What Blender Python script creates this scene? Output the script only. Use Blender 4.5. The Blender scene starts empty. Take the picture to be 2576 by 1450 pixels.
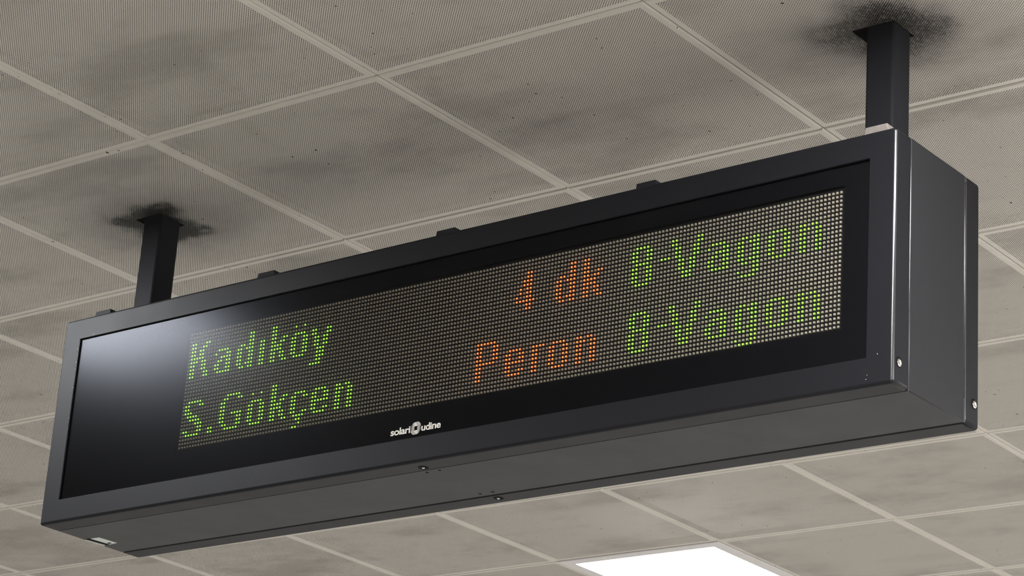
import bpy, bmesh, math, random
from mathutils import Matrix, Vector

random.seed(7)
S = bpy.context.scene
COL = S.collection
HC = 3.6                      # ceiling height above the floor (m)

# ------------------------------------------------------------------ camera
cam_d = bpy.data.cameras.new('camera')
cam_d.sensor_width = 36.0
cam_d.lens = 36.0 * 6440.3 / 2576.0
cam_d.clip_start = 0.05
cam = bpy.data.objects.new('camera', cam_d)
COL.objects.link(cam)
Rr = ((0.7927019482866327, 0.605942849941136, 0.06675989655139003),
      (-0.16439019442133238, 0.3179337095148327, -0.933752654792194),
      (-0.5870259663425929, 0.7292128762978392, 0.3516377338685823))
M = Matrix.Identity(4)
for k in range(3):
    M[k][0] = Rr[0][k]
    M[k][1] = -Rr[1][k]
    M[k][2] = -Rr[2][k]
M.translation = Vector((2.92704, -3.19192, HC - 2.02378))
cam.matrix_world = M
S.camera = cam

# ------------------------------------------------------------------ world, light, exposure
W = bpy.data.worlds.new('world')
S.world = W
W.use_nodes = True
W.node_tree.nodes['Background'].inputs[0].default_value = (0.86, 0.92, 1.0, 1)
W.node_tree.nodes['Background'].inputs[1].default_value = 0.35
S.view_settings.view_transform = 'Standard'
S.view_settings.look = 'None'
S.view_settings.gamma = 1.0
S.view_settings.use_curve_mapping = False
S.view_settings.exposure = 0.0
LAMP = 38.0                   # radiance of the ceiling light diffusers


def area(name, loc, aim, sx, sy, power, col):
    d = bpy.data.lights.new(name, 'AREA')
    d.shape = 'RECTANGLE'
    d.size = sx
    d.size_y = sy
    d.energy = power
    d.color = col
    o = bpy.data.objects.new(name, d)
    COL.objects.link(o)
    o.location = loc
    o.rotation_euler = (Vector(aim) - Vector(loc)).to_track_quat('-Z', 'Y').to_euler()
    return o


# added area lights brightening the floor right of the display and beyond it
area('floor_fill_light', (7.4, 3.5, 3.42), (7.4, 3.501, 0.0), 4.5, 14.0, 1500.0, (1.0, 0.99, 0.98))
area('floor_fill_light', (-1.0, 10.0, 3.42), (-1.0, 10.001, 0.0), 10.0, 4.0, 380.0, (1.0, 0.99, 0.98))


# ------------------------------------------------------------------ node helpers
def new_mat(name):
    m = bpy.data.materials.new(name)
    m.use_nodes = True
    nt = m.node_tree
    for n in list(nt.nodes):
        if n.type != 'OUTPUT_MATERIAL':
            nt.nodes.remove(n)
    return m, nt, [n for n in nt.nodes if n.type == 'OUTPUT_MATERIAL'][0]


def mth(nt, op, a, b=None, c=None, clamp=False):
    n = nt.nodes.new('ShaderNodeMath')
    n.operation = op
    n.use_clamp = clamp
    for i, v in enumerate((a, b, c)):
        if v is None:
            continue
        if isinstance(v, (int, float)):
            n.inputs[i].default_value = v
        else:
            nt.links.new(v, n.inputs[i])
    return n.outputs[0]


def smooth(nt, v, lo, hi, o0=0.0, o1=1.0):
    n = nt.nodes.new('ShaderNodeMapRange')
    n.interpolation_type = 'SMOOTHSTEP'
    nt.links.new(v, n.inputs[0])
    for i, x in enumerate((lo, hi, o0, o1)):
        n.inputs[i + 1].default_value = x
    return n.outputs[0]


def noise(nt, vec, scale, detail=3.0, rough=0.55):
    n = nt.nodes.new('ShaderNodeTexNoise')
    n.inputs['Scale'].default_value = scale
    n.inputs['Detail'].default_value = detail
    n.inputs['Roughness'].default_value = rough
    if vec is not None:
        nt.links.new(vec, n.inputs['Vector'])
    return n.outputs[0]


def mixc(nt, fac, a, b):
    n = nt.nodes.new('ShaderNodeMix')
    n.data_type = 'RGBA'
    if isinstance(fac, (int, float)):
        n.inputs[0].default_value = fac
    else:
        nt.links.new(fac, n.inputs[0])
    for i, v in ((6, a), (7, b)):
        if isinstance(v, tuple):
            n.inputs[i].default_value = (*v, 1)
        else:
            nt.links.new(v, n.inputs[i])
    return n.outputs[2]


def scale_vec(nt, vec, s):
    n = nt.nodes.new('ShaderNodeVectorMath')
    n.operation = 'MULTIPLY'
    nt.links.new(vec, n.inputs[0])
    n.inputs[1].default_value = s
    return n.outputs[0]


def principled(nt, out, col, rough, spec=0.5, metal=0.0):
    b = nt.nodes.new('ShaderNodeBsdfPrincipled')
    for key, v in (('Base Color', col), ('Roughness', rough)):
        if isinstance(v, tuple):
            b.inputs[key].default_value = (*v, 1)
        elif isinstance(v, (int, float)):
            b.inputs[key].default_value = v
        else:
            nt.links.new(v, b.inputs[key])
    b.inputs['Specular IOR Level'].default_value = spec
    b.inputs['Metallic'].default_value = metal
    nt.links.new(b.outputs[0], out.inputs[0])
    return b


def bump(nt, b, h, strength, dist):
    n = nt.nodes.new('ShaderNodeBump')
    n.inputs['Strength'].default_value = strength
    n.inputs['Distance'].default_value = dist
    nt.links.new(h, n.inputs['Height'])
    nt.links.new(n.outputs[0], b.inputs['Normal'])


def simple(name, col, rough, spec=0.5, metal=0.0, mottled=0.0, scale=30.0):
    m, nt, out = new_mat(name)
    c = col
    if mottled:
        tc = nt.nodes.new('ShaderNodeTexCoord')
        f = noise(nt, tc.outputs['Object'], scale, 4)
        lo = tuple(x * (1 - mottled) for x in col)
        hi = tuple(min(1, x * (1 + mottled)) for x in col)
        c = mixc(nt, f, lo, hi)
    principled(nt, out, c, rough, spec, metal)
    return m


# ------------------------------------------------------------------ materials
BEIGE = (0.50, 0.467, 0.417)
POSTS = ((-0.892, 0.335), (0.905, 0.311))       # post centres on the ceiling


def panel_material(name, liner):
    m, nt, out = new_mat(name)
    tc = nt.nodes.new('ShaderNodeTexCoord')
    geo = nt.nodes.new('ShaderNodeNewGeometry')
    sep = nt.nodes.new('ShaderNodeSeparateXYZ')
    nt.links.new(tc.outputs['Object'], sep.inputs[0])
    X, Y = sep.outputs[0], sep.outputs[1]
    P = 0.0056
    half = 0.2828
    u = mth(nt, 'DIVIDE', mth(nt, 'ADD', X, half), P)
    v = mth(nt, 'DIVIDE', mth(nt, 'ADD', Y, half), P)

    def lat(off):
        fu = mth(nt, 'SUBTRACT', mth(nt, 'FRACT', mth(nt, 'ADD', u, off)), 0.5)
        fv = mth(nt, 'SUBTRACT', mth(nt, 'FRACT', mth(nt, 'ADD', v, off)), 0.5)
        return mth(nt, 'SQRT', mth(nt, 'ADD', mth(nt, 'MULTIPLY', fu, fu), mth(nt, 'MULTIPLY', fv, fv)))
    d = mth(nt, 'MINIMUM', lat(0.5), lat(0.0))
    pos = geo.outputs['Position']
    # soot blown out around each post: it rims, widens and finally joins the holes
    sp = nt.nodes.new('ShaderNodeSeparateXYZ')
    nt.links.new(pos, sp.inputs[0])
    soot = None
    haze = None
    ns = noise(nt, scale_vec(nt, pos, (1.0, 0.45, 1.0)), 170.0, 2, 0.7)
    nl = noise(nt, pos, 11.0, 2, 0.5)
    for (px, py), rad, amt in zip(POSTS, (0.115, 0.165), (1.0, 0.52)):
        dx = mth(nt, 'SUBTRACT', sp.outputs[0], px)
        dy = mth(nt, 'SUBTRACT', sp.outputs[1], py)
        r = mth(nt, 'SQRT', mth(nt, 'ADD', mth(nt, 'MULTIPLY', dx, dx), mth(nt, 'MULTIPLY', dy, dy)))
        r = mth(nt, 'ADD', r, mth(nt, 'MULTIPLY', mth(nt, 'SUBTRACT', nl, 0.5), 0.16))
        e = smooth(nt, r, 0.02, rad, amt, 0.0)
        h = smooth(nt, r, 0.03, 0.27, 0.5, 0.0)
        soot = e if soot is None else mth(nt, 'MAXIMUM', soot, e)
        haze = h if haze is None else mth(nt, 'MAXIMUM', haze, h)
    bore = smooth(nt, d, 0.212, 0.236, 1.0, 0.0)
    grow = mth(nt, 'MULTIPLY', mth(nt, 'MULTIPLY', soot, ns), 0.78)
    hole = smooth(nt, mth(nt, 'SUBTRACT', d, grow), 0.20, 0.245, 1.0, 0.0)
    inside = mth(nt, 'MULTIPLY',
                 mth(nt, 'LESS_THAN', mth(nt, 'ABSOLUTE', X), half + 0.0015),
                 mth(nt, 'LESS_THAN', mth(nt, 'ABSOLUTE', Y), half + 0.0015))
    grown = mth(nt, 'MULTIPLY', mth(nt, 'MULTIPLY', hole, inside), mth(nt, 'GREATER_THAN', soot, 0.001))
    bore = mth(nt, 'MULTIPLY', bore, inside)
    # dust and grime, in room coordinates so that it runs across neighbouring panels
    n1 = noise(nt, scale_vec(nt, pos, (1.0, 1.9, 1.0)), 2.6, 4, 0.6)
    n2 = noise(nt, scale_vec(nt, pos, (1.0, 1.4, 1.0)), 7.0, 4, 0.6)
    g = mth(nt, 'MULTIPLY', smooth(nt, n1, 0.46, 0.72), 0.38)
    g = mth(nt, 'ADD', g, mth(nt, 'MULTIPLY', smooth(nt, n2, 0.52, 0.75), 0.16))
    g = mth(nt, 'MULTIPLY', g, mth(nt, 'ADD', mth(nt, 'MULTIPLY', inside, 0.7), 0.3))
    # little flecks of soot
    n3 = noise(nt, scale_vec(nt, pos, (1.0, 0.8, 1.0)), 95.0, 1, 0.4)
    n4 = noise(nt, pos, 3.3, 2)
    fleck = mth(nt, 'MULTIPLY', smooth(nt, n3, 0.755, 0.785), smooth(nt, n4, 0.45, 0.55))
    base = mixc(nt, g, BEIGE, (0.17, 0.155, 0.135))
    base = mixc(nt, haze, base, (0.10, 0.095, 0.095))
    base = mixc(nt, fleck, base, (0.03, 0.028, 0.025))
    base = mixc(nt, grown, base, (0.016, 0.014, 0.012))
    b = principled(nt, out, tuple(c * 0.5 for c in BEIGE) if liner else base, 0.62, 0.25)
    t = nt.nodes.new('ShaderNodeBsdfTransparent')
    mx = nt.nodes.new('ShaderNodeMixShader')
    nt.links.new(bore, mx.inputs[0])
    nt.links.new(b.outputs[0], mx.inputs[1])
    nt.links.new(t.outputs[0], mx.inputs[2])
    nt.links.new(mx.outputs[0], out.inputs[0])
    return m


def paint_material(name, col, rough, peel=0.12, spec=0.5):
    m, nt, out = new_mat(name)
    tc = nt.nodes.new('ShaderNodeTexCoord')
    f = noise(nt, tc.outputs['Object'], 5.0, 4)
    c = mixc(nt, f, tuple(x * 0.95 for x in col), tuple(x * 1.05 for x in col))
    r = smooth(nt, noise(nt, tc.outputs['Object'], 9.0, 3), 0.3, 0.7, rough - 0.015, rough + 0.02)
    b = principled(nt, out, c, r, spec)
    if peel:
        bump(nt, b, noise(nt, tc.outputs['Object'], 260.0, 2), peel, 0.0006)
    return m


def pane_material():
    m, nt, out = new_mat('smoked_screen_pane')
    t = nt.nodes.new('ShaderNodeBsdfTransparent')
    t.inputs[0].default_value = (0.97, 0.97, 0.98, 1)
    g = nt.nodes.new('ShaderNodeBsdfGlossy')
    g.inputs['Color'].default_value = (0.32, 0.335, 0.37, 1)
    g.inputs['Roughness'].default_value = 0.24
    f = nt.nodes.new('ShaderNodeFresnel')
    f.inputs['IOR'].default_value = 1.45
    mx = nt.nodes.new('ShaderNodeMixShader')
    nt.links.new(f.outputs[0], mx.inputs[0])
    nt.links.new(t.outputs[0], mx.inputs[1])
    nt.links.new(g.outputs[0], mx.inputs[2])
    nt.links.new(mx.outputs[0], out.inputs[0])
    return m


def clear_material():
    m, nt, out = new_mat('pane_back')
    t = nt.nodes.new('ShaderNodeBsdfTransparent')
    t.inputs[0].default_value = (0.98, 0.98, 0.98, 1)
    nt.links.new(t.outputs[0], out.inputs[0])
    return m


def emit(name, col, strength):
    m, nt, out = new_mat(name)
    e = nt.nodes.new('ShaderNodeEmission')
    e.inputs[0].default_value = (*col, 1)
    e.inputs[1].default_value = strength
    nt.links.new(e.outputs[0], out.inputs[0])
    return m


M_PANEL = panel_material('perforated_panel_paint', False)
M_BORE = panel_material('perforated_panel_inside', True)     # inner face of the sheet, 0.5 mm up
M_PLENUM = simple('dark_plenum', (0.02, 0.018, 0.016), 0.9, 0.1, mottled=0.2)
M_WALL = simple('wall_plaster', (0.50, 0.48, 0.44), 0.8, 0.2, mottled=0.08, scale=3.0)
M_FLOOR = simple('granite_floor', (0.55, 0.535, 0.51), 0.5, 0.4, mottled=0.25, scale=60.0)
M_CASE = paint_material('charcoal_paint', (0.009, 0.009, 0.011), 0.52, 0.05, 0.18)
M_EDGE = paint_material('glossy_edge_paint', (0.03, 0.03, 0.032), 0.17, 0.0, 1.0)  # paler, glossier paint on the vertical edges, to bring out their highlight
M_SIDE = paint_material('charcoal_body_paint', (0.022, 0.022, 0.024), 0.42, 0.16, 0.13)
M_POST = paint_material('black_post_paint', (0.022, 0.022, 0.025), 0.48, 0.30, 0.045)
M_PANE = pane_material()
M_CLEAR = clear_material()
M_MASK = simple('black_print', (0.006, 0.0065, 0.009), 0.5, 0.2)
M_BOARD = simple('led_board_black', (0.018, 0.017, 0.016), 0.7, 0.2, mottled=0.2)
M_LED = simple('led_package_cream', (0.92, 0.81, 0.63), 0.35, 0.3, mottled=0.12, scale=300.0)
M_GAP = simple('shadow_gap_black', (0.006, 0.006, 0.006), 0.8, 0.1)
M_STEEL = simple('zinc_screw', (0.72, 0.70, 0.66), 0.22, 0.5, 1.0)
M_CLIPB = paint_material('black_latch', (0.02, 0.02, 0.022), 0.6, 0.1, 0.1)
M_CLIPW = simple('bare_latch', (0.21, 0.185, 0.165), 0.7, 0.3, mottled=0.3, scale=120.0)
M_LOGO = simple('logo_print_white', (0.80, 0.77, 0.70), 0.6, 0.2)
M_LABEL = simple('label_paper', (0.50, 0.53, 0.49), 0.6, 0.3, mottled=0.1)
M_LAMPF = simple('lamp_frame_white', (0.55, 0.53, 0.52), 0.45, 0.4)
M_LAMP = emit('lamp_diffuser', (0.95, 0.97, 1.0), LAMP)
M_GCAP = emit('led_green_core', (0.47, 1.0, 0.08), 2.1)
M_GRIM = emit('led_green_rim', (0.12, 0.80, 0.01), 1.6)
M_OCAP = emit('led_orange_core', (1.0, 0.28, 0.06), 2.5)
M_ORIM = emit('led_orange_rim', (1.0, 0.06, 0.004), 2.2)


# ------------------------------------------------------------------ mesh helpers
def mesh_obj(name, verts, faces, mats, parent=None, fmat=None, smooth_=False):
    me = bpy.data.meshes.new(name)
    me.from_pydata([tuple(v) for v in verts], [], faces)
    for m in (mats if isinstance(mats, (list, tuple)) else [mats]):
        me.materials.append(m)
    if fmat:
        me.polygons.foreach_set('material_index', fmat)
    if smooth_:
        me.polygons.foreach_set('use_smooth', [True] * len(me.polygons))
    me.update()
    o = bpy.data.objects.new(name, me)
    COL.objects.link(o)
    if parent:
        o.parent = parent
    return o


def bm_obj(name, bm, mats, parent=None, smooth_=False):
    me = bpy.data.meshes.new(name)
    bmesh.ops.recalc_face_normals(bm, faces=bm.faces[:])
    bm.to_mesh(me)
    bm.free()
    for m in (mats if isinstance(mats, (list, tuple)) else [mats]):
        me.materials.append(m)
    if smooth_:
        me.polygons.foreach_set('use_smooth', [True] * len(me.polygons))
    o = bpy.data.objects.new(name, me)
    COL.objects.link(o)
    if parent:
        o.parent = parent
    return o


def box_bm(x0, x1, y0, y1, z0, z1, bev=0.0, seg=2):
    bm = bmesh.new()
    vs = [bm.verts.new((x, y, z)) for x in (x0, x1) for y in (y0, y1) for z in (z0, z1)]
    for f in ((0, 1, 3, 2), (4, 6, 7, 5), (0, 4, 5, 1), (2, 3, 7, 6), (0, 2, 6, 4), (1, 5, 7, 3)):
        bm.faces.new([vs[i] for i in f])
    bmesh.ops.recalc_face_normals(bm, faces=bm.faces[:])
    if bev:
        bmesh.ops.bevel(bm, geom=bm.edges[:], offset=bev, segments=seg, profile=0.5, affect='EDGES')
    return bm


def crisp(o):
    """smooth the rounded edges only: flat axis-aligned faces keep their own normals"""
    me = o.data
    flat_ = [max(abs(x) for x in p.normal) > 0.9995 for p in me.polygons]
    by = {}
    for p in me.polygons:
        p.use_smooth = True
        for k in p.edge_keys:
            by.setdefault(k, []).append(p.index)
    for e in me.edges:
        f = by.get(tuple(sorted(e.vertices)), [])
        e.use_edge_sharp = len(f) < 2 or any(flat_[i] for i in f)


def tag(o, label=None, cat=None, group=None, kind=None):
    for k, v in (('label', label), ('category', cat), ('group', group), ('kind', kind)):
        if v:
            o[k] = v
    return o


# ------------------------------------------------------------------ room shell
def slab(name, x0, x1, y0, y1, z0, z1, mat):
    return tag(bm_obj(name, box_bm(x0, x1, y0, y1, z0, z1), mat), kind='structure')


T = 0.6
slab('floor', -9, 14, -9, 13, -0.2, 0.0, M_FLOOR)
ceiling = slab('ceiling', -9, 14, -9, 13, HC + 0.16, HC + 0.3, M_PLENUM)
slab('wall_left', -9.2, -9, -9, 13, 0, HC + 0.16, M_WALL)
slab('wall_back', -9, 14, 13, 13.2, 0, HC + 0.16, M_WALL)
slab('wall_front', -9, 14, -9.2, -9, 0, HC + 0.16, M_WALL)

# lamps sit in panel openings of the ceiling grid
LAMPS = [(-3, 5, 'square flush ceiling light glowing white below the hanging display'),
         (-3, -1, 'flush ceiling light left of the display, out beyond its left end'),
         (2, -1, 'flush ceiling light right of the display, nearest its right end'),
         (2, -2, 'flush ceiling light right of the display, second of the row'),
         (2, -3, 'added flush ceiling light right of the display, third of the row'),  # unseen lamp, added to brighten the unlit diodes at the right end
         (2, 5, 'flush ceiling light behind the display to the right'),
         (-8, 5, 'flush ceiling light far to the left, behind the display'),
         (-8, -1, 'flush ceiling light far to the left, in front of the display')]
FAR = [(i, j) for i in (-13, -8, -3, 2, 7, 12) for j in (-13, -7, -1, 5, 11, 17) if (i, j) not in {(-3, 5), (-3, -1), (2, -1), (2, 5), (-8, 5), (-8, -1), (7, 5)} and not (i <= -3 and j <= -7)]
lamp_cells = {(a, b) for a, b, _ in LAMPS}


def panel_mesh(name, hole=None):
    """one pressed metal tray: flat face, bevelled rim, upturned sides; local z=0 is the face"""
    g, bv, hgt = 0.0012, 0.0028, 0.022
    a, b = T / 2 - g, T / 2 - g - bv
    V, F = [], []

    def ring(r, z):
        i = len(V)
        V.extend([(-r, -r, z), (r, -r, z), (r, r, z), (-r, r, z)])
        return i
    f0, f1, f2 = ring(b, 0.0), ring(a, bv), ring(a, hgt)
    for p, q in ((f0, f1), (f1, f2)):
        for k in range(4):
            n = (k + 1) % 4
            F.append((p + k, q + k, q + n, p + n))
    if hole is None:
        F.append((f0 + 3, f0 + 2, f0 + 1, f0))
    else:
        hx0, hx1, hy0, hy1 = hole
        h = len(V)
        V.extend([(hx0, hy0, 0), (hx1, hy0, 0), (hx1, hy1, 0), (hx0, hy1, 0)])
        h2 = len(V)
        V.extend([(hx0, hy0, 0.002), (hx1, hy0, 0.002), (hx1, hy1, 0.002), (hx0, hy1, 0.002)])
        for k in range(4):
            n = (k + 1) % 4
            F.append((f0 + n, f0 + k, h + k, h + n))
            F.append((h + n, h + k, h2 + k, h2 + n))
    n_out = len(F)
    t_, e_ = 0.0005, len(V)
    if hole is None:
        V.extend([(-b, -b, t_), (b, -b, t_), (b, b, t_), (-b, b, t_)])
        F.append((e_ + 3, e_ + 2, e_ + 1, e_))
    else:
        V.extend([(-b, -b, t_), (b, -b, t_), (b, b, t_), (-b, b, t_),
                  (hx0, hy0, t_), (hx1, hy0, t_), (hx1, hy1, t_), (hx0, hy1, t_)])
        for k in range(4):
            n = (k + 1) % 4
            F.append((e_ + n, e_ + k, e_ + 4 + k, e_ + 4 + n))
    me = bpy.data.meshes.new(name)
    me.from_pydata(V, [], F)
    me.materials.append(M_PANEL)
    me.materials.append(M_BORE)
    me.polygons.foreach_set('material_index', [0] * n_out + [1] * (len(F) - n_out))
    me.update()
    return me


PM = panel_mesh('ceiling_panel')
HOLES = {(-2, 0): (-0.932, -0.857, 0.294, 0.370), (1, 0): (0.852, 0.937, 0.274, 0.345)}
for i in range(-9, 8):
    for j in range(-6, 11):
        if (i, j) in lamp_cells:
            continue
        cx, cy = (i + 0.5) * T, (j + 0.5) * T
        me = PM
        if (i, j) in HOLES:
            x0, x1, y0, y1 = HOLES[(i, j)]
            me = panel_mesh('ceiling_panel', (x0 - cx, x1 - cx, y0 - cy, y1 - cy))
        o = bpy.data.objects.new('ceiling_panel', me)
        COL.objects.link(o)
        o.parent = ceiling
        o.location = (cx, cy, HC + random.uniform(-0.0004, 0.0006))
        o.rotation_euler = (random.uniform(-.0012, .0012), random.uniform(-.0012, .0012), 0)
# plain soffit strips where the modular panels stop, well outside the view
M_SOFFIT = simple('soffit_paint', tuple(c * 0.8 for c in BEIGE), 0.7, 0.2, mottled=0.1, scale=3.0)
for nm, r in (('ceiling_soffit', (-9, -9 * T, -9, 13)), ('ceiling_soffit', (8 * T, 14, -9, 13)),
              ('ceiling_soffit', (-9 * T, 8 * T, -9, -6 * T)), ('ceiling_soffit', (-9 * T, 8 * T, 11 * T, 13))):
    bm_obj(nm, box_bm(r[0], r[1], r[2], r[3], HC, HC + 0.03), M_SOFFIT, ceiling)


# ------------------------------------------------------------------ ceiling lights
def frame_mesh(name, out, inn, z0, z1, mat):
    V = []
    for r, z in ((out, z1), (out, z0 + 0.002), (out - 0.002, z0), (inn + 0.003, z0), (inn, z0 + 0.006)):
        V += [(-r, -r, z), (r, -r, z), (r, r, z), (-r, r, z)]
    F = []
    for s in range(4):
        for k in range(4):
            n = (k + 1) % 4
            F.append((s * 4 + k, s * 4 + n, s * 4 + 4 + n, s * 4 + 4 + k))
    me = bpy.data.meshes.new(name)
    me.from_pydata(V, [], F)
    me.materials.append(mat)
    me.update()
    return me


def far_label(i, j):
    col = {-13: 'farthest left column', -8: 'second column on the left', -3: 'column over the left end of the display',
           2: 'column past the right end', 7: 'second column on the right', 12: 'farthest right column'}[i]
    row = {-13: 'far behind the viewer', -7: 'behind the viewer', -1: 'level with the display',
           5: 'one row beyond', 11: 'two rows beyond', 17: 'three rows beyond'}[j]
    return row + ', ' + col


LF = frame_mesh('lamp_frame', T / 2 - 0.002, 0.255, -0.002, 0.03, M_LAMPF)
LD = bpy.data.meshes.new('diffuser')
LD.from_pydata([(-.256, -.256, .004), (.256, -.256, .004), (.256, .256, .004), (-.256, .256, .004)], [], [(3, 2, 1, 0)])
LD.materials.append(M_LAMP)
for i, j, lab in LAMPS + [(i, j, 'flush ceiling light %s' % far_label(i, j)) for i, j in FAR]:
    e = bpy.data.objects.new('ceiling_light', None)
    COL.objects.link(e)
    e.location = ((i + .5) * T, (j + .5) * T, HC - (0.032 if (i, j) in FAR else 0))
    tag(e, lab, 'ceiling light', 'square flush lights in the ceiling grid')
    for nm, me in (('lamp_frame', LF), ('diffuser', LD)):
        o = bpy.data.objects.new(nm, me)
        COL.objects.link(o)
        o.parent = e

# ------------------------------------------------------------------ the hanging display
PSI = -0.01351
BX, BY = -0.99596, 0.19631
L, D, ZT, ZB, D1, D2 = 2.0015, 0.2807, -0.2562, -0.7005, 0.0486, 0.2350
H = ZT - ZB
c_, s_ = math.cos(PSI), math.sin(PSI)


def to_world(u, v, z):
    return Vector((BX + c_ * u - s_ * v, BY + s_ * u + c_ * v, HC + z))


display = bpy.data.objects.new('information_display', None)
COL.objects.link(display)
display.location = to_world(L / 2, D / 2, ZB)
display.rotation_euler = (0, 0, PSI)
tag(display, 'long charcoal platform information display hanging from two black posts', 'display')


def loc(u, v, z):
    """display coordinates (along, deep, height below ceiling) -> coordinates of its empty"""
    return (u - L / 2, v - D / 2, z - ZB)


def dbox(name, u0, u1, v0, v1, z0, z1, mat, bev=0.0, seg=2, parent=None, sm=False):
    a, b = loc(u0, v0, z0), loc(u1, v1, z1)
    return bm_obj(name, box_bm(a[0], b[0], a[1], b[1], a[2], b[2], bev, seg), mat, parent or display, sm)


def rrect(u0, u1, z0, z1, r, n=5):
    pts = []
    for cx, cz, a0 in ((u1 - r, z1 - r, 0), (u0 + r, z1 - r, 90), (u0 + r, z0 + r, 180), (u1 - r, z0 + r, 270)):
        for k in range(n):
            a = math.radians(a0 + 90 * k / (n - 1))
            pts.append((cx + r * math.cos(a), cz + r * math.sin(a)))
    return pts


SX0, SX1, SZ0, SZ1 = 0.0496, 0.0505, 0.0468, 0.0491      # bezel widths


def door(name, front):
    """pressed frame swept round the rectangle: back lip, side, rounded front edge, face, opening lip"""
    R, FR = 0.007, 0.0058
    prof = [(0.004, D1 - 0.0005), (0.0, D1 - 0.003)]
    for k in range(7):
        a = math.radians(90 * k / 6)
        prof.append((FR - FR * math.cos(a), FR - FR * math.sin(a)))
    rings = []
    for ins, v in prof:
        rings.append([(u, v, z) for u, z in rrect(ins, L - ins, ZB + ins, ZT - ins, max(R - ins, 0.0012))])
    ins_list = ((-0.0008, 0.0), (0.0, 0.0009), (0.0, 0.012))
    for dd, v in ins_list:
        rings.append([(u, v, z) for u, z in rrect(SX0 + dd, L - SX1 - dd, ZB + SZ1 + dd, ZT - SZ0 - dd, 0.0006)])
    V, F = [], []
    for r in rings:
        for (u, v, z) in r:
            vv = v if front else D - v
            V.append(loc(u, vv, z))
    n = len(rings[0])
    for a in range(len(rings) - 1):
        for k in range(n):
            m = (k + 1) % n
            F.append((a * n + k, (a + 1) * n + k, (a + 1) * n + m, a * n + m))
    bm = bmesh.new()
    bv = [bm.verts.new(x) for x in V]
    for f in F:
        bm.faces.new([bv[i] for i in f])
    o = bm_obj(name, bm, [M_CASE, M_EDGE], display)
    for p in o.data.polygons:
        p.use_smooth = True
        nn = sorted(abs(x) for x in p.normal)
        if abs(p.normal.x) > 0.2 and abs(p.normal.y) > 0.2 and abs(p.normal.z) < 0.3:
            p.material_index = 1
    crisp(o)
    return o


front_frame = door('front_frame', True)
rear_frame = door('rear_frame', False)
# body shell between the two doors, set in a little, with dark gaps at the seams
body = dbox('cabinet_body', 0.0012, L - 0.0012, D1 + 0.0022, D2 - 0.0035, ZB + 0.0012, ZT - 0.0012, M_SIDE, 0.0016, 2, sm=True)
body.data.materials.append(M_EDGE)
for p in body.data.polygons:
    if abs(p.normal.x) > 0.3 and abs(p.normal.y) > 0.3:
        p.material_index = 1
crisp(body)
dbox('seam_core', 0.007, L - 0.007, 0.03, D - 0.03, ZB + 0.007, ZT - 0.007, M_GAP)
rp = dbox('rear_screen', SX0 - 0.01, L - SX1 + 0.01, D - 0.012, D - 0.006, ZB + SZ1 - 0.01, ZT - SZ0 + 0.01, M_MASK)
# added steel strip drawing the highlight along the rear seam of the right end
dbox('seam_highlight', L - 0.0045, L - 0.0008, D2 - 0.0015, D2 + 0.0002, ZB + 0.045, ZT - 0.012, M_STEEL)

# screen: pane, printed border, board and LEDs
V0 = 0.0045
a = loc(SX0 - 0.004, V0, ZB + SZ1 - 0.004)
b = loc(L - SX1 + 0.004, V0 + 0.003, ZT - SZ0 + 0.004)
pane = bm_obj('screen_pane', box_bm(a[0], b[0], a[1], b[1], a[2], b[2]), [M_PANE, M_CLEAR], display)
for p in pane.data.polygons:
    p.material_index = 0 if p.normal.y < -0.5 else 1

NC, NR = 200, 32
LU0, LZ0 = 0.3731, -0.3445
DU, DZ = (1.8912 - 0.3731) / 199, 0.2380 / 31


DRIFT = ((0, .15), (50, .2), (100, .05), (121, -.15), (144, -.35), (160, -.4), (178, -.32), (194, -.2), (199, -.14))


def drift(c):
    """the LED modules are butted by hand: small creep along the row, in columns"""
    for (c0, a0), (c1, a1) in zip(DRIFT, DRIFT[1:]):
        if c <= c1:
            return a0 + (a1 - a0) * (c - c0) / (c1 - c0)
    return DRIFT[-1][1]


def led_pos(c, r):
    return LU0 + (c + drift(c)) * DU, LZ0 - r * DZ - 0.0016 * c / 199


mu0, mu1 = LU0 - 0.0078, LU0 + 199 * DU + 0.0078
mz1, mz0 = LZ0 + 0.0072, LZ0 - 31 * DZ - 0.0018 - 0.0072
ou0, ou1, oz0, oz1 = SX0 - 0.003, L - SX1 + 0.003, ZB + SZ1 - 0.003, ZT - SZ0 + 0.003
V, F = [], []
for v in (V0 + 0.0034, V0 + 0.0044):
    V += [loc(ou0, v, oz0), loc(ou1, v, oz0), loc(ou1, v, oz1), loc(ou0, v, oz1),
          loc(mu0, v, mz0), loc(mu1, v, mz0 - 0.0), loc(mu1, v, mz1), loc(mu0, v, mz1)]
for k in range(4):
    n = (k + 1) % 4
    F += [(k, n, 4 + n, 4 + k), (8 + n, 8 + k, 12 + k, 12 + n), (4 + k, 4 + n, 12 + n, 12 + k), (k, 8 + k, 8 + n, n)]
border = mesh_obj('screen_border', V, F, M_MASK, display)

VB = 0.0150                    # face of the LED board
board = dbox('led_board', mu0 - 0.02, mu1 + 0.02, VB, VB + 0.004, mz0 - 0.02, mz1 + 0.02, M_BOARD)
board.data.transform(Matrix.Identity(4))

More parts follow.
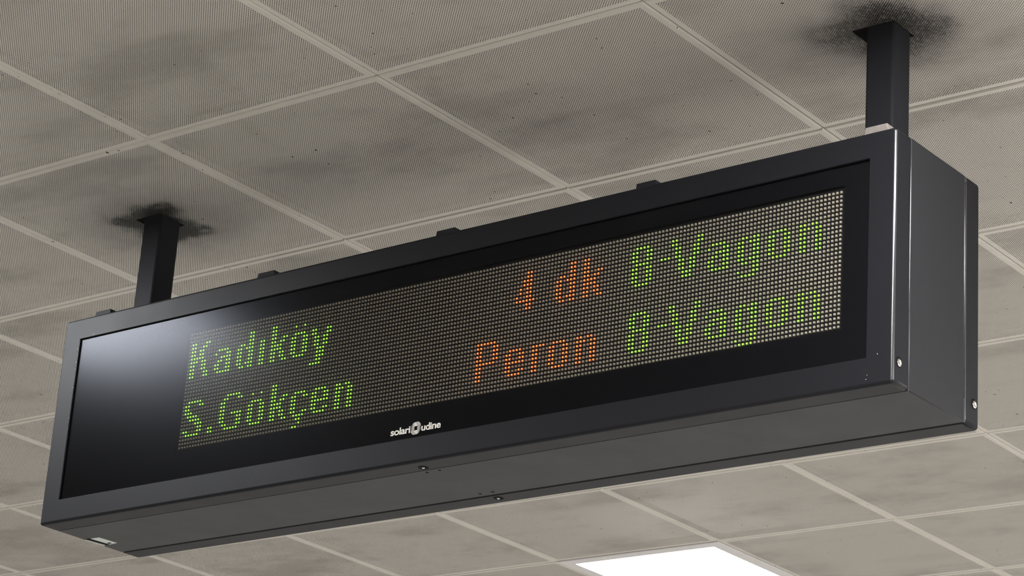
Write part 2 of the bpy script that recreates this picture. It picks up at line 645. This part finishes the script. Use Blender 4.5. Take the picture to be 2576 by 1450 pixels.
GLYPH = {
    'K': ['##...##', '##..##.', '##.##..', '##.##..', '#####..', '###.##.', '##..##.', '##..##.', '##...##', '##...##'],
    'a': ['', '', '', '.####.', '#...##', '..####', '.##.##', '##..##', '##..##', '.#####'],
    'd': ['....##', '....##', '....##', '.##.##', '##.###', '##..##', '##..##', '##..##', '##.###', '.##.##'],
    'i': ['', '', ''] + ['##'] * 7,
    'k': ['##....', '##....', '##....', '##..##', '##.##.', '####..', '####..', '##.##.', '##.##.', '##..##'],
    'O': ['', '.#..#.', '', '.####.', '##..##', '##..##', '##..##', '##..##', '##..##', '.####.'],
    'o': ['', '', '', '.####.', '##..##', '##..##', '##..##', '##..##', '##..##', '.####.'],
    'y': ['', '', '', '##...##', '##...##', '.##.##.', '.##.##.', '.##.##.', '..###..', '..###..', '..###..', '..##...', '####...'],
    'S': ['.#####.', '##...##', '##.....', '###....', '.####..', '..####.', '....###', '.....##', '##...##', '.#####.'],
    '.': [''] * 8 + ['##', '##'],
    'G': ['..#####.', '.##...##', '##......', '##......', '##......', '##..####', '##....##', '##....##', '.##...##', '..#####.'],
    'c': ['', '', '', '.####.', '##..##', '##....', '##....', '##....', '##..##', '.####.', '..##..', '...#..', '.##...'],
    'e': ['', '', '', '.####.', '##..##', '##..##', '######', '##....', '##..##', '.####.'],
    'n': ['', '', '', '##.##.', '###.##', '##..##', '##..##', '##..##', '##..##', '##..##'],
    '4': ['...##.', '...##.', '..###.', '..###.', '.#.##.', '.#.##.', '#..##.', '######', '...##.', '...##.'],
    'P': ['######.', '##...##', '##...##', '##...##', '##...##', '######.', '##.....', '##.....', '##.....', '##.....'],
    'r': ['', '', '', '####', '##..', '##..', '##..', '##..', '##..', '##..'],
    '8': ['.####.', '##..##', '##..##', '##..##', '.####.', '##..##', '##..##', '##..##', '##..##', '.####.'],
    '-': ['', '', '', '', '###'],
    'V': ['##.....##', '##.....##', '.##...##.', '.##...##.', '.##...##.', '..##.##..', '..##.##..', '..##.##..', '...###...', '...###...'],
    'g': ['', '', '', '.##.##', '##.###', '##..##', '##..##', '##..##', '##.###', '.##.##', '....##', '#...##', '.####.'],
}
LINES = [
    (3, 'green', [('K', 1), ('a', 10), ('d', 18), ('i', 26), ('k', 30), ('O', 37), ('y', 44)]),
    (19, 'green', [('S', 1), ('.', 10), ('G', 14), ('O', 24), ('k', 32), ('c', 39), ('e', 46), ('n', 54)]),
    (3, 'orange', [('4', 110), ('d', 122), ('k', 130)]),
    (19, 'orange', [('P', 99), ('e', 108), ('r', 116), ('o', 121), ('n', 129)]),
    (3, 'green', [('8', 144), ('-', 152), ('V', 155), ('a', 165), ('g', 173), ('o', 181), ('n', 189)]),
    (19, 'green', [('8', 144), ('-', 152), ('V', 155), ('a', 165), ('g', 173), ('o', 181), ('n', 189)]),
]

LW, LH, LD_ = 0.0018, 0.00195, 0.0024         # half width, half height, depth of a LED package
OUT = ((-LW, -LH), (-0.0006, -LH), (-0.0006, -LH + 0.0011), (0.0006, -LH + 0.0011), (0.0006, -LH),
       (LW, -LH), (LW, LH * 0.8), (LW * 0.85, LH), (-LW * 0.85, LH), (-LW, LH * 0.8))


def add_package(V, F, FM, u, z, mi=0):
    k = len(V)
    n = len(OUT)
    for v, s in ((VB, 1.0), (VB - LD_, 0.96)):
        for x, y in OUT:
            V.append(loc(u + x * s, v, z + y * s))
    for i in range(n):
        m = (i + 1) % n
        F.append((k + i, k + m, k + n + m, k + n + i))
        FM.append(mi)
    F.append(tuple(k + n + i for i in range(n)))
    FM.append(mi)


def add_dome(V, F, FM, u, z, rim, cap):
    k = len(V)
    N = 8
    base = VB - LD_ + 0.0001
    for r, h in ((0.0019, 0.0), (0.0016, 0.0009), (0.00105, 0.0014)):
        for i in range(N):
            a_ = 2 * math.pi * i / N
            V.append(loc(u + r * math.cos(a_), base - h, z + r * math.sin(a_)))
    V.append(loc(u, base - 0.0016, z))
    for s in range(2):
        for i in range(N):
            m = (i + 1) % N
            F.append((k + s * N + i, k + s * N + m, k + s * N + N + m, k + s * N + N + i))
            FM.append(rim if s == 0 else cap)
    for i in range(N):
        F.append((k + 2 * N + i, k + 2 * N + (i + 1) % N, k + 3 * N))
        FM.append(cap)


READ = {'i': 'dotless i', 'O': 'o with two dots', 'c': 'c with cedilla', '.': 'full stop', '-': 'hyphen'}
lit = set()
for r0, colour, chars in LINES:
    for ch, c0 in chars:
        V, F, FM = [], [], []
        for dr, row in enumerate(GLYPH[ch]):
            for dc, q in enumerate(row):
                if q == '#':
                    lit.add((c0 + dc, r0 + dr))
                    u, z = led_pos(c0 + dc, r0 + dr)
                    add_package(V, F, FM, u, z, 0)
                    add_dome(V, F, FM, u, z, 1, 2)
        mats = [M_LED, M_GRIM, M_GCAP] if colour == 'green' else [M_LED, M_ORIM, M_OCAP]
        o = mesh_obj('lit_character', V, F, mats, board, FM)
        tag(o, 'lit %s character %s' % (colour, READ.get(ch, ch)))
V, F, FM = [], [], []
for c in range(NC):
    for r in range(NR):
        if (c, r) not in lit:
            u, z = led_pos(c, r)
            add_package(V, F, FM, u, z)
o = mesh_obj('unlit_diodes', V, F, M_LED, board)
o['kind'] = 'stuff'


# maker's mark printed on the lower border, between pane and frame
def text_mesh(body_, u0, u1, zb_, h_asc, name):
    cu = bpy.data.curves.new(name, 'FONT')
    cu.body = body_
    cu.size = 1.0
    cu.offset = 0.022
    cu.space_character = 0.93
    cu.resolution_u = 4
    to = bpy.data.objects.new(name, cu)
    COL.objects.link(to)
    bpy.context.view_layer.update()
    me = bpy.data.meshes.new_from_object(to)
    bpy.data.objects.remove(to)
    xs = [v.co.x for v in me.vertices]
    ys = [v.co.y for v in me.vertices]
    sx = (u1 - u0) / (max(xs) - min(xs))
    sy = h_asc / max(ys)
    x0 = min(xs)
    for v in me.vertices:
        v.co = loc(u0 + (v.co.x - x0) * sx, V0 - 0.0003, zb_ + v.co.y * sy)
    me.materials.clear()
    me.materials.append(M_LOGO)
    o = bpy.data.objects.new(name, me)
    COL.objects.link(o)
    return o


LUC, LZC = 1.002, -0.634
logo = bpy.data.objects.new('maker_mark', None)
COL.objects.link(logo)
logo.parent = display
for txt, x0, x1 in (('solari', -0.0607, -0.0134), ('udine', 0.0132, 0.0592)):
    t = text_mesh(txt, LUC + x0, LUC + x1, LZC - 0.0056, 0.0134, 'printed_word')
    t.parent = logo


def grad_mat(name, a, b, lo, hi):
    m, nt, out = new_mat(name)
    tc = nt.nodes.new('ShaderNodeTexCoord')
    sp = nt.nodes.new('ShaderNodeSeparateXYZ')
    nt.links.new(tc.outputs['Object'], sp.inputs[0])
    f = smooth(nt, sp.outputs[0], lo, hi)
    principled(nt, out, mixc(nt, f, a, b), 0.6, 0.2)
    return m


ec = loc(LUC - 0.0003, V0 - 0.0003, LZC + 0.0011)
M_GR1 = grad_mat('print_gradient_left', (0.16, 0.155, 0.14), (0.75, 0.72, 0.66), ec[0] - 0.012, ec[0] + 0.001)
M_GR2 = grad_mat('print_gradient_right', (0.75, 0.72, 0.66), (0.16, 0.155, 0.14), ec[0] - 0.001, ec[0] + 0.012)
V, F, FM = [], [], []


def poly(pts, mi):
    k = len(V)
    for x, y in pts:
        V.append((ec[0] + x * 0.001, ec[1], ec[2] + y * 0.001))
    F.append(tuple(range(k, k + len(pts))))
    FM.append(mi)


wedge = [(-12.0, -1.8), (-12.1, 1.7), (-10.4, 6.0), (-6.9, 10.6), (-2.7, 11.9), (5.0, 3.9), (-3.5, 3.8), (-4.2, 3.4), (-9.5, -1.0)]
poly(wedge, 0)
poly([(-x, -y) for x, y in wedge], 1)
NS = 10
for k in range(NS):
    t0, t1 = k / NS, (k + 0.56) / NS

    def lft(t):
        return (-2.2 + 6.0 * t, 11.6 - 13.6 * t) if t < 0.55 else (1.1 + 2.4 * (t - .55) / .45 + 0.0, 4.1 - 7.4 * (t - .55) / .45)

    def rgt(t):
        p = ((5.6, 11.9), (9.0, 9.6), (11.6, 6.2), (11.4, 4.0), (8.0, 0.0), (4.2, -3.4))
        s = t * 5
        i = min(4, int(s))
        f = s - i
        return (p[i][0] + (p[i + 1][0] - p[i][0]) * f, p[i][1] + (p[i + 1][1] - p[i][1]) * f)
    l0, l1, r0_, r1_ = lft(t0), lft(t1), rgt(t0), rgt(t1)
    if t0 > 0.5:
        l0, l1 = (3.5, 4.0 - 7.4 * (t0 - .5) * 2), (3.5, 4.0 - 7.4 * (t1 - .5) * 2)
    q = [l0, r0_, r1_, l1]
    poly(q, 2)
    poly([(-x, -y) for x, y in q], 2)
emb = mesh_obj('printed_emblem', V, F, [M_GR1, M_GR2, M_LOGO], logo, FM)


CHIPS = ((1.9722, -0.6483), (1.952, -0.688), (1.9539, -0.681), (0.0908, -0.2985), (0.0475, -0.3252), (0.0478, -0.3534),
         (0.048, -0.3692), (0.0482, -0.4093), (0.0484, -0.4763), (0.0484, -0.4986))
# chipped paint, a few bare flakes on the front frame
V, F = [], []
for (u, z), r in zip(CHIPS, (1.0, 0.8, 0.7, 1.0, 1.0, 0.8, 0.9, 0.7, 0.8, 0.7)):
    k = len(V)
    for q in range(5):
        t = 2 * math.pi * q / 5 + u * 50
        rr = r * 0.001 * random.uniform(0.5, 1.1)
        V.append(loc(u + rr * math.cos(t), -0.0002, z + rr * 1.3 * math.sin(t)))
    F.append(tuple(range(k, k + 5)))
chips = mesh_obj('paint_chips', V, F, M_LABEL, front_frame)
chips['kind'] = 'stuff'


# latches along the top edge
def latch(u0, u1, mat, h=0.0135, v0=0.012, v1=0.034):
    w = 0.004
    P = []
    for v in (v0, v1):
        P += [loc(u0, v, ZT - 0.001), loc(u1, v, ZT - 0.001), loc(u1 - w, v, ZT + h), loc(u0 + w * .6, v, ZT + h)]
    bm = bmesh.new()
    vs = [bm.verts.new(p) for p in P]
    for f in ((0, 1, 2, 3), (7, 6, 5, 4), (0, 4, 5, 1), (1, 5, 6, 2), (2, 6, 7, 3), (3, 7, 4, 0)):
        bm.faces.new([vs[i] for i in f])
    bmesh.ops.recalc_face_normals(bm, faces=bm.faces[:])
    bmesh.ops.bevel(bm, geom=bm.edges[:], offset=0.0012, segments=2, profile=0.5, affect='EDGES')
    return bm_obj('top_latch', bm, mat, display)


for u0, u1 in ((0.073, 0.1225), (0.541, 0.591), (1.0036, 1.054), (1.4648, 1.512)):
    latch(u0, u1, M_CLIPB)
tag(latch(1.932, 1.980, M_CLIPW, 0.0165), 'bare pale latch beside the right post')


def lathe(name, prof, origin, axis, mat, parent, N=20, sm=True):
    """prof: (radius, height along axis)"""
    ax = Vector(axis).normalized()
    q = Vector((0, 0, 1)).rotation_difference(ax)
    o0 = Vector(origin)
    V, F = [], []
    for r, h in prof:
        for i in range(N):
            t = 2 * math.pi * i / N
            V.append(tuple(o0 + q @ Vector((r * math.cos(t), r * math.sin(t), h))))
    for s in range(len(prof) - 1):
        for i in range(N):
            m = (i + 1) % N
            F.append((s * N + i, s * N + m, s * N + N + m, s * N + N + i))
    F.append(tuple(range((len(prof) - 1) * N, len(prof) * N)))
    return mesh_obj(name, V, F, mat, parent, smooth_=False)


# side and underside screws: bright head in a dark countersunk cup standing just proud
for v, z in ((0.0173, -0.6611), (0.2731 - 0.010, -0.6582)):
    par = front_frame if v < 0.1 else rear_frame
    cup = lathe('screw_cup', [(0.0088, 0.0), (0.0088, 0.0006), (0.0072, 0.0008), (0.0062, 0.0002)], loc(L, v, z), (1, 0, 0), M_GAP, par)
    lathe('side_screw', [(0.0066, 0.0), (0.0066, 0.0012), (0.0058, 0.0018), (0.0040, 0.0021), (0.0026, 0.0006)],
          loc(L, v + 0.0004, z - 0.0012), (1, 0, 0), M_STEEL, par)
for u, v, par in ((1.0036, 0.0319, front_frame), (1.0054, 0.2500, rear_frame)):
    lathe('screw_cup', [(0.0098, 0.0), (0.0098, 0.0006), (0.0086, 0.0008), (0.0062, 0.0003)], loc(u, v, ZB), (0, 0, -1), M_GAP, par)
    lathe('lock_screw', [(0.0030, 0.0), (0.0030, 0.0010), (0.0022, 0.0016)], loc(u, v, ZB), (0, 0, -1), M_STEEL, par)
for u, v in ((0.9866, 0.0630), (1.0176, 0.0612), (0.9888, 0.2150), (1.0195, 0.2148)):
    lathe('drain_hole', [(0.0034, -0.0005), (0.0034, 0.0003)], loc(u, v, ZB + 0.0012), (0, 0, -1), M_GAP, body)


# paper label under the left end
def flat(name, pts, mat, parent, th=0.0006, z=ZB + 0.0012):
    n = len(pts)
    V = [loc(u, v, z) for u, v in pts] + [loc(u, v, z - th) for u, v in pts]
    F = [tuple(range(n)), tuple(range(2 * n - 1, n - 1, -1))]
    for k in range(n):
        m = (k + 1) % n
        F.append((k, n + k, n + m, m))
    bm = bmesh.new()
    vs = [bm.verts.new(x) for x in V]
    for f in F:
        bm.faces.new([vs[i] for i in f])
    return bm_obj(name, bm, mat, parent)


flat('rating_label', [(0.0227, 0.1226), (0.0470, 0.1231), (0.0503, 0.1714), (0.0269, 0.1736)], M_LABEL, body)
flat('label_strip', [(0.0055, 0.1247), (0.0125, 0.1742), (0.0062, 0.1765), (0.0020, 0.1277)], M_LABEL, body)
flat('label_slot', [(0.0075, 0.1215), (0.0222, 0.1215), (0.0262, 0.1750), (0.0135, 0.1770)], M_GAP, body, 0.0003)
flat('label_print', [(0.0293, 0.1619), (0.0400, 0.1620), (0.0376, 0.1690), (0.0290, 0.1680)], M_GAP, body, 0.0008)

# ------------------------------------------------------------------ hanging posts
for (u, nm) in ((0.07401, 'left'), (1.87089, 'right')):
    e = bpy.data.objects.new('hanging_post', None)
    COL.objects.link(e)
    pw = 0.057
    e.location = to_world(u + pw / 2, D / 2, ZT)
    e.rotation_euler = (0, 0, PSI)
    lab = ('black square steel post holding the left end of the display' if nm == 'left'
           else 'black square steel post with glossy paint above the right end')
    tag(e, lab, 'post', 'square steel posts between display and ceiling')
    bm = box_bm(-pw / 2, pw / 2, -pw / 2, pw / 2, 0.004, -ZT + 0.14, 0.0)
    ed = [x for x in bm.edges if abs(x.verts[0].co.z - x.verts[1].co.z) > 0.1]
    bmesh.ops.bevel(bm, geom=ed, offset=0.006, segments=4, profile=0.5, affect='EDGES')
    t = bm_obj('post_tube', bm, M_POST, e, True)
    crisp(t)
    bm_obj('base_flange', box_bm(-0.042, 0.042, -0.042, 0.042, -0.001, 0.005, 0.001), M_POST, e)
